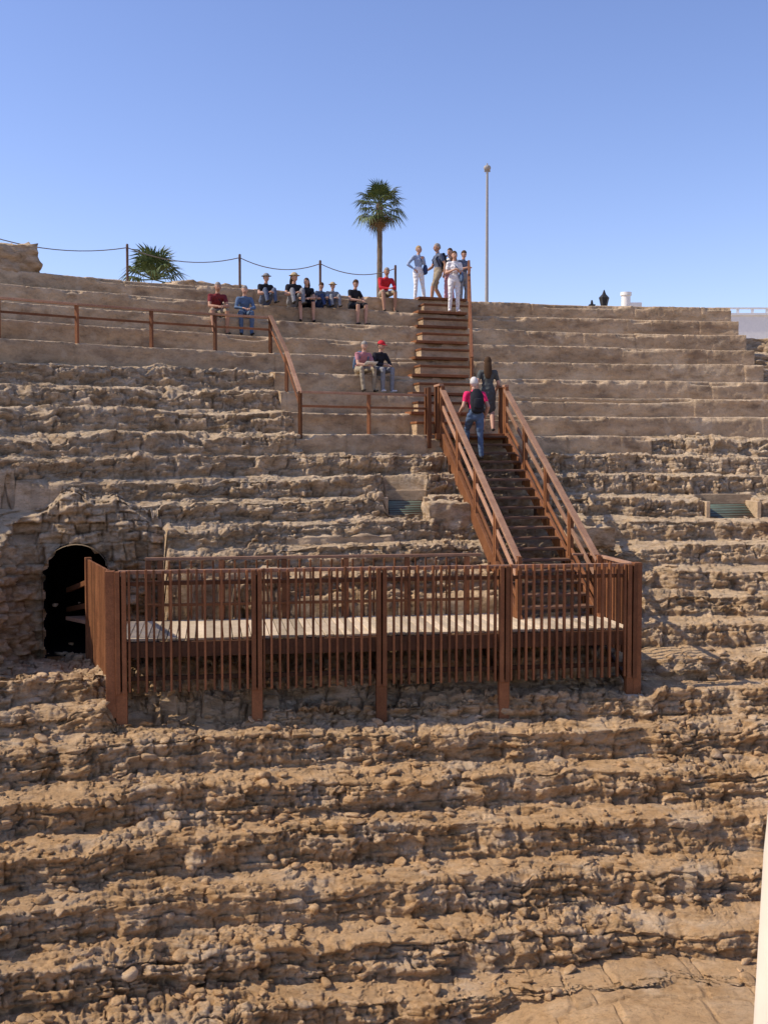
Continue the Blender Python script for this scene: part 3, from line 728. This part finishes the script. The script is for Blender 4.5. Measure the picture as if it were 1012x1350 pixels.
def person(name,loc,yaw,pose,sc_=1.,top='black',bot='black',sleeve='short',legs='long',hair='hairb',long_hair=False,hat=None,pack=None,bag=None,shoe='shoe',skin=SK,paper=False,headyaw=0,headpitch=0,female=False):
    p={k:Vector(v) for k,v in POSE[pose].items()}
    mats=[skin,C[top],C[bot],C[shoe],C[hair],C[hat] if hat else C['black'],C[pack] if pack else C['black'],C['eye'],C['lip'],C['white'],C['paper'],C[bag] if bag else C['black']]
    W=.92 if female else 1.
    for k_ in('shL','shR'): p[k_].x*=W
    b=MB();segs=[]
    def part(pts,ra,rb=None,mat=0,side=(1,0,0)):
        b.tube(pts,ra,rb,side,0,12)
        rb_=rb or ra
        for i in range(len(pts)-1): segs.append((np.array(pts[i]),np.array(pts[i+1]),(ra[i]+rb_[i])/2,(ra[i+1]+rb_[i+1])/2,mat))
    hipw=.165 if female else .155
    part([p['pel']-Vector((0,0,.05)),p['pel']+Vector((0,0,.05))],[hipw,hipw],[.115,.115],2)
    part([p['pel']+Vector((0,0,.04)),p['waist'],p['chest'],p['neck']-Vector((0,0,.06))],[.15,.132*W,.168*W,.12*W],[.112,.1,.118,.075],1)
    part([p['neck']-Vector((0,0,.07)),p['neck']+Vector((0,.02,.06))],[.062,.052],None,0)
    for s in'LR':
        sh,el,wr=p['sh'+s],p['el'+s],p['wr'+s]
        part([p['neck']-Vector((0,0,.075)),sh],[.06,.062],None,1)
        mid=sh.lerp(el,.55)
        part([sh,mid],[.062,.054],None,1);part([mid,el],[.052 if sleeve=='long' else .046,.042],None,1 if sleeve=='long' else 0)
        m2=el.lerp(wr,.35)
        part([el,m2,wr],[.043,.043,.029],None,1 if sleeve=='long' else 0)
        fd=(wr-el).normalized();part([wr,wr+fd*.085],[.028,.036],[.022,.018],0,side=(0,1,0) if abs(fd.z)>.7 else (1,0,0))
        hp,kn,ak=p['hip'+s],p['kne'+s],p['ank'+s]
        lm=2 if legs=='long' else 0
        mid=hp.lerp(kn,.6)
        f_=1.08 if legs=='long' else 1
        part([hp,mid],[.1,.08],None,2);part([mid,kn],[.074*f_,.056*f_],None,2)
        m2=kn.lerp(ak,.35);part([kn,m2,ak],[.056*f_,.058*f_,.04*f_*(1.2 if legs=='long' else 1)],None,lm)
        fwd=Vector((.03 if s=='R' else -.03,.16,-.035))
        part([ak+Vector((0,-.04,-.045)),ak+fwd],[.036,.036],[.034,.026],3)
    if legs=='dress':
        z0=p['pel'].z;part([p['waist'],p['pel'],Vector((0,.02,z0-.28)),Vector((0,.03,z0-.38))],[.14,.165,.175,.185],[.11,.125,.13,.135],2)
    me=bpy.data.meshes.new('t');me.from_pydata(b.v,[],b.f);o=bpy.data.objects.new('t',me);scene.collection.objects.link(o)
    md=o.modifiers.new('r','REMESH');md.mode='VOXEL';md.voxel_size=.014
    m3=o.modifiers.new('s','SMOOTH');m3.factor=.5;m3.iterations=5
    dg=bpy.context.evaluated_depsgraph_get();ev=o.evaluated_get(dg);em=ev.to_mesh()
    nv_=len(em.vertices);co=np.empty(nv_*3);em.vertices.foreach_get('co',co);co=co.reshape(-1,3)
    faces=[tuple(pl.vertices) for pl in em.polygons]
    cen=np.array([co[list(f)].mean(0) for f in faces])
    ev.to_mesh_clear();bpy.data.objects.remove(o)
    best=np.full(len(cen),1e9);bm_=np.zeros(len(cen),int)
    for a_,b_,r0,r1,mt in segs:
        ab=b_-a_;t=np.clip(((cen-a_)@ab)/(ab@ab+1e-9),0,1);d=np.linalg.norm(cen-(a_+t[:,None]*ab),axis=1)-(r0+(r1-r0)*t)
        m=d<best;best[m]=d[m];bm_[m]=mt
    cn=np.zeros(nv_,bool)
    for f,m in zip(faces,bm_):
        if m in(1,2): cn[list(f)]=True
    fo=.02*(fbm(co[:,0]*14+co[:,1]*9,co[:,2]*18,2,3)-.5)
    co[cn,0]+=fo[cn];co[cn,1]+=fo[cn]*1.5
    out=MB();out.v=[tuple(c) for c in co];out.f=list(faces);out.m=[int(m) for m in bm_]
    for s in'LR':
        el,wr=p['el'+s],p['wr'+s];fd=(wr-el).normalized();sg=1 if s=='R' else -1
        ac=Vector((0,1,0)) if abs(fd.z)>.7 else Vector((1,0,0));ac=(ac-fd*ac.dot(fd)).normalized();curl=fd.cross(ac)*sg
        if curl.z>0 and abs(fd.z)<.7: curl=-curl
        for i,(o_,L) in enumerate(((-.03,.062),(-.01,.074),(.01,.07),(.029,.055))):
            b0=wr+fd*.08+ac*o_;b1=b0+fd*L*.5+curl*.008;b2=b1+fd*L*.4+curl*.025;out.tube([b0,b1,b2],[.009,.0085,.007],seg=6,mi=0)
        b0=wr+fd*.03-ac*.03;out.tube([b0,b0+fd*.03-ac*.025,b0+fd*.06-ac*.03+curl*.01],[.011,.010,.008],seg=6,mi=0)
    hc=p['neck']+Vector((0,.035,.165));Rh=Matrix.Rotation(headyaw,3,'Z')@Matrix.Rotation(headpitch,3,'X')
    def hf(d,q):
        if d.z<0: q.x*=1-.32*d.z*d.z; q.y*=1-.12*d.z*d.z
        if d.y>.3 and d.z<-.3:q.y+=.012
        if d.y<0 and d.z<-.2:q.y*=1+.35*d.z
        if d.y>.75 and -.05<d.z<.35 and .15<abs(d.x)<.55:q.y-=.007
        return q
    out.ell(hc,(.076,.096,.118),0,20,16,hf,Rh)
    H=lambda x,y,z:hc+Rh@Vector((x,y,z))
    out.tube([H(0,.088,.02),H(0,.104,-.012),H(0,.112,-.024)],[.008,.011,.014],[.008,.011,.010],seg=8,mi=0)
    for sx in(-1,1):
        out.ell(H(sx*.03,.086,.012),(.012,.006,.007),9,8,6,None,Rh);out.ell(H(sx*.03,.0905,.012),(.006,.004,.006),7,8,6,None,Rh)
        out.tube([H(sx*.016,.094,.032),H(sx*.045,.084,.032)],[.004,.003],seg=6,mi=4)
        out.ell(H(sx*.078,-.005,-.005),(.01,.018,.03),0,8,6,None,Rh)
    out.tube([H(-.022,.088,-.055),H(0,.094,-.056),H(.022,.088,-.055)],[.004,.006,.004],seg=6,mi=8)
    def hairf(d,q):
        if d.y>.15 and d.z<.42: return q*.82
        if d.z<-.35 and not long_hair: return q*.85
        return q*(1+.04*math.sin(d.x*23+d.z*17)*math.cos(d.y*19))
    out.ell(H(0,-.008,.012),(.086,.104,.122),4,20,14,hairf,Rh)
    if long_hair:
        out.tube([H(0,-.05,.04),H(0,-.085,-.08),p['neck']+Vector((0,-.10,-.08)),p['neck']+Vector((0,-.115,-.2))],[.075,.085,.095,.055],[.05,.045,.035,.02],mi=4)
    if hat:
        cap_=lambda d,q: q if d.z>-.1 else Vector((q.x,q.y,-.01))
        out.ell(H(0,-.008,.05),(.096,.112,.10),5,18,10,cap_,Rh)
        if hat in('red','navy'):
            out.ell(H(0,.12,.05),(.07,.07,.012),5,14,6,None,Rh)
        else: out.ell(H(0,0,.055),(.15,.16,.014),5,20,6,None,Rh)
    if pack:
        up=(p['neck']-p['pel']).normalized();bk=Vector((0,-1,0));c0=p['chest']+bk*.17
        out.tube([c0-up*.26,c0-up*.1,c0+up*.08,c0+up*.15],[.14,.155,.14,.09],[.075,.095,.08,.05],mi=6)
        out.tube([c0-up*.2+bk*.09,c0-up*.04+bk*.1],[.1,.095],[.035,.035],mi=6)
        for sx in(-1,1):
            out.tube([c0+up*.12+Vector((sx*.08,0,0)),p['neck']+Vector((sx*.1,0,-.015)),p['chest']+Vector((sx*.125,.115,0)),p['waist']+Vector((sx*.14,.02,0))],[.02]*4,[.012]*4,mi=6)
    if bag:
        c0=p['pel']+Vector((-.2,.08,.06));out.tube([c0-Vector((0,0,.12)),c0,c0+Vector((0,0,.1))],[.05,.06,.04],[.13,.13,.1],mi=11)
        out.tube([c0+Vector((0,.0,.1)),p['chest']+Vector((-.03,.125,0)),p['neck']+Vector((.09,.0,0)),],[.012]*3,[.012]*3,mi=11)
    if paper:
        c0=(p['wrL']+p['wrR'])/2+Vector((0,.08,.03));out.beam(c0-Vector((.17,0,0)),c0+Vector((.17,0,0)),.2,.006,10,up=(0,-.5,1))
    M=Matrix.Translation(Vector(loc))@Matrix.Rotation(yaw,4,'Z')@Matrix.Scale(sc_,4)
    out.v=[tuple(M@Vector(v)) for v in out.v]
    return out.obj(name,mats,smooth=True)
PI=math.pi
def fyaw(X,Y,extra=0):
    dx,dy=CH[0]-X,CH[1]-Y;return math.atan2(-dx,dy)+extra
def sit(name,k,X,extra=0,pose='sit',**kw):
    bk=.32 if pose!='floor' else .3
    l=(X,on_row(rk(k)+bk,X),zk(k)+.01);return person(name,l,fyaw(l[0],l[1],extra),pose,**kw)
sit('seated_man',6,-4.22,-.1,'lean',top='darkred',bot='khaki',sleeve='short',legs='shorts',hair='hairg',skin=SK2,bag='black',headpitch=-.1)
sit('seated_woman',6,-3.55,-.2,sc_=.95,top='denim',bot='jeans',sleeve='long',hair='hairg',female=True,headpitch=-.15)
sit('seated_man',7,-3.15,.1,'floor',sc_=.92,top='black',bot='slate',hat='grey')
sit('seated_woman',7,-2.43,0,'floor',sc_=1.,top='black',bot='grey',hat='straw',female=True,long_hair=True,headyaw=.3)
sit('seated_woman',7,-2.08,-.3,'lean',sc_=.9,top='black',bot='black',legs='shorts',hair='hairb',female=True,long_hair=True,headyaw=-.4)
sit('seated_woman',7,-1.75,.3,'floor',sc_=.78,top='slate',bot='navy',female=True,headpitch=-.5)
sit('seated_man',7,-1.42,.0,'floor',sc_=.8,top='grey',bot='grey',hat='straw')
sit('seated_woman',7,-.85,.3,sc_=.93,top='black',bot='black',legs='shorts',hair='hairb',female=True,headpitch=-.4)
sit('seated_man',8,.0,.0,'lean',sc_=.97,top='red',bot='khaki',sleeve='long',legs='shorts',hair='hairg',skin=SK2,headpitch=-.2)
sit('seated_man',3,-.58,.1,'lean',sc_=.93,top='mauve',bot='khaki',sleeve='short',hair='hairg',pack='denim',paper=True,headpitch=-.35,headyaw=-.3)
sit('seated_woman',3,-.14,.2,sc_=.93,top='black',bot='grey',sleeve='long',hair='hairb',hat='red',shoe='shoew',female=True,headpitch=-.25,headyaw=.3)
zt=zk(8)+.01
person('standing_woman',(1.00,32.4,zt+.04),PI+.5,'hip',.93,top='ltblue',bot='white',sleeve='long',hair='hairbl',female=True,bag='navy',headyaw=.4)
person('standing_man',(1.60,33.0,zt),PI-1.2,'walk',1.06,top='slate',bot='khaki',legs='shorts',hair='hairg',skin=SK2,pack='black')
person('standing_woman',(1.98,33.2,zt),PI-.5,'face',1.0,top='white',bot='palepink',sleeve='short',hair='hairb',female=True,bag='black')
person('standing_man',(2.36,33.1,zt),PI+.6,'hold',.95,top='slate',bot='grey',sleeve='short',hair='hairb',headpitch=-.3)
q=aisle_pt(rk(7))+nv*.2
person('standing_woman',(q.x+.42,q.y+.15,zk(7)+.055),PI+.15,'hold',.98,top='white',bot='white',sleeve='short',hair='hairb',long_hair=True,female=True,bag='denim',shoe='shoew')
i=15;c=SB+d2*(LN*(i-.5+.2)/NR)-sd*.26
person('climbing_man',(c.x,c.y,SB.z+rise*i+.01),math.atan2(-d2.x,d2.y),'climb',1.03,top='pink',bot='jeans',hair='hairw',pack='black',shoe='shoe')
c=ST+d2*.35+sd*.42
person('standing_woman',(c.x,c.y,Z0+.04),math.atan2(-d2.x,d2.y)-.25,'walk',1.0,top='green',bot='green',legs='dress',sleeve='short',hair='hairb',long_hair=True,female=True)

# ------------------------------------------------------------------ light, sky, camera
EL=R(45);AZ=R(-95)
d=Vector((math.sin(AZ)*math.cos(EL),math.cos(AZ)*math.cos(EL),math.sin(EL)))
sl=bpy.data.lights.new('sun','SUN');sl.energy=5.0;sl.angle=R(.5);sl.color=(1,.89,.73)
so=bpy.data.objects.new('sun',sl);so.rotation_euler=d.to_track_quat('Z','Y').to_euler();so.location=(0,0,50);scene.collection.objects.link(so)
w=bpy.data.worlds.new('World');scene.world=w;w.use_nodes=True;nt=w.node_tree
bg=nt.nodes['Background'];sky=nt.nodes.new('ShaderNodeTexSky');sky.sky_type='NISHITA';sky.sun_disc=False;sky.sun_elevation=EL;sky.sun_rotation=AZ%(2*PI)
sky.air_density=1.0;sky.dust_density=.4;sky.ozone_density=2.0
s1=mix(nt,1.,sky.outputs[0],(.15*1.16,.15*1.05,.15*1.2),'MULTIPLY')
g=N(nt,'ShaderNodeGamma');g.inputs[1].default_value=1.12;nt.links.new(s1,g.inputs[0])
s2=N(nt,'ShaderNodeVectorMath',operation='SCALE');nt.links.new(g.outputs[0],s2.inputs[0]);s2.inputs['Scale'].default_value=1.10/.15
nt.links.new(s2.outputs[0],bg.inputs[0]);bg.inputs[1].default_value=.15
cam=bpy.data.cameras.new('camera');co_=bpy.data.objects.new('camera',cam);scene.collection.objects.link(co_)
cam.sensor_fit='VERTICAL';cam.sensor_height=24;cam.lens=24*1450/1350;cam.clip_end=10000;cam.clip_start=.05
co_.location=(0,0,0);co_.rotation_euler=(R(90-2.69),0,0);scene.camera=co_
scene.view_settings.view_transform='Standard';scene.view_settings.look='None';scene.view_settings.exposure=0
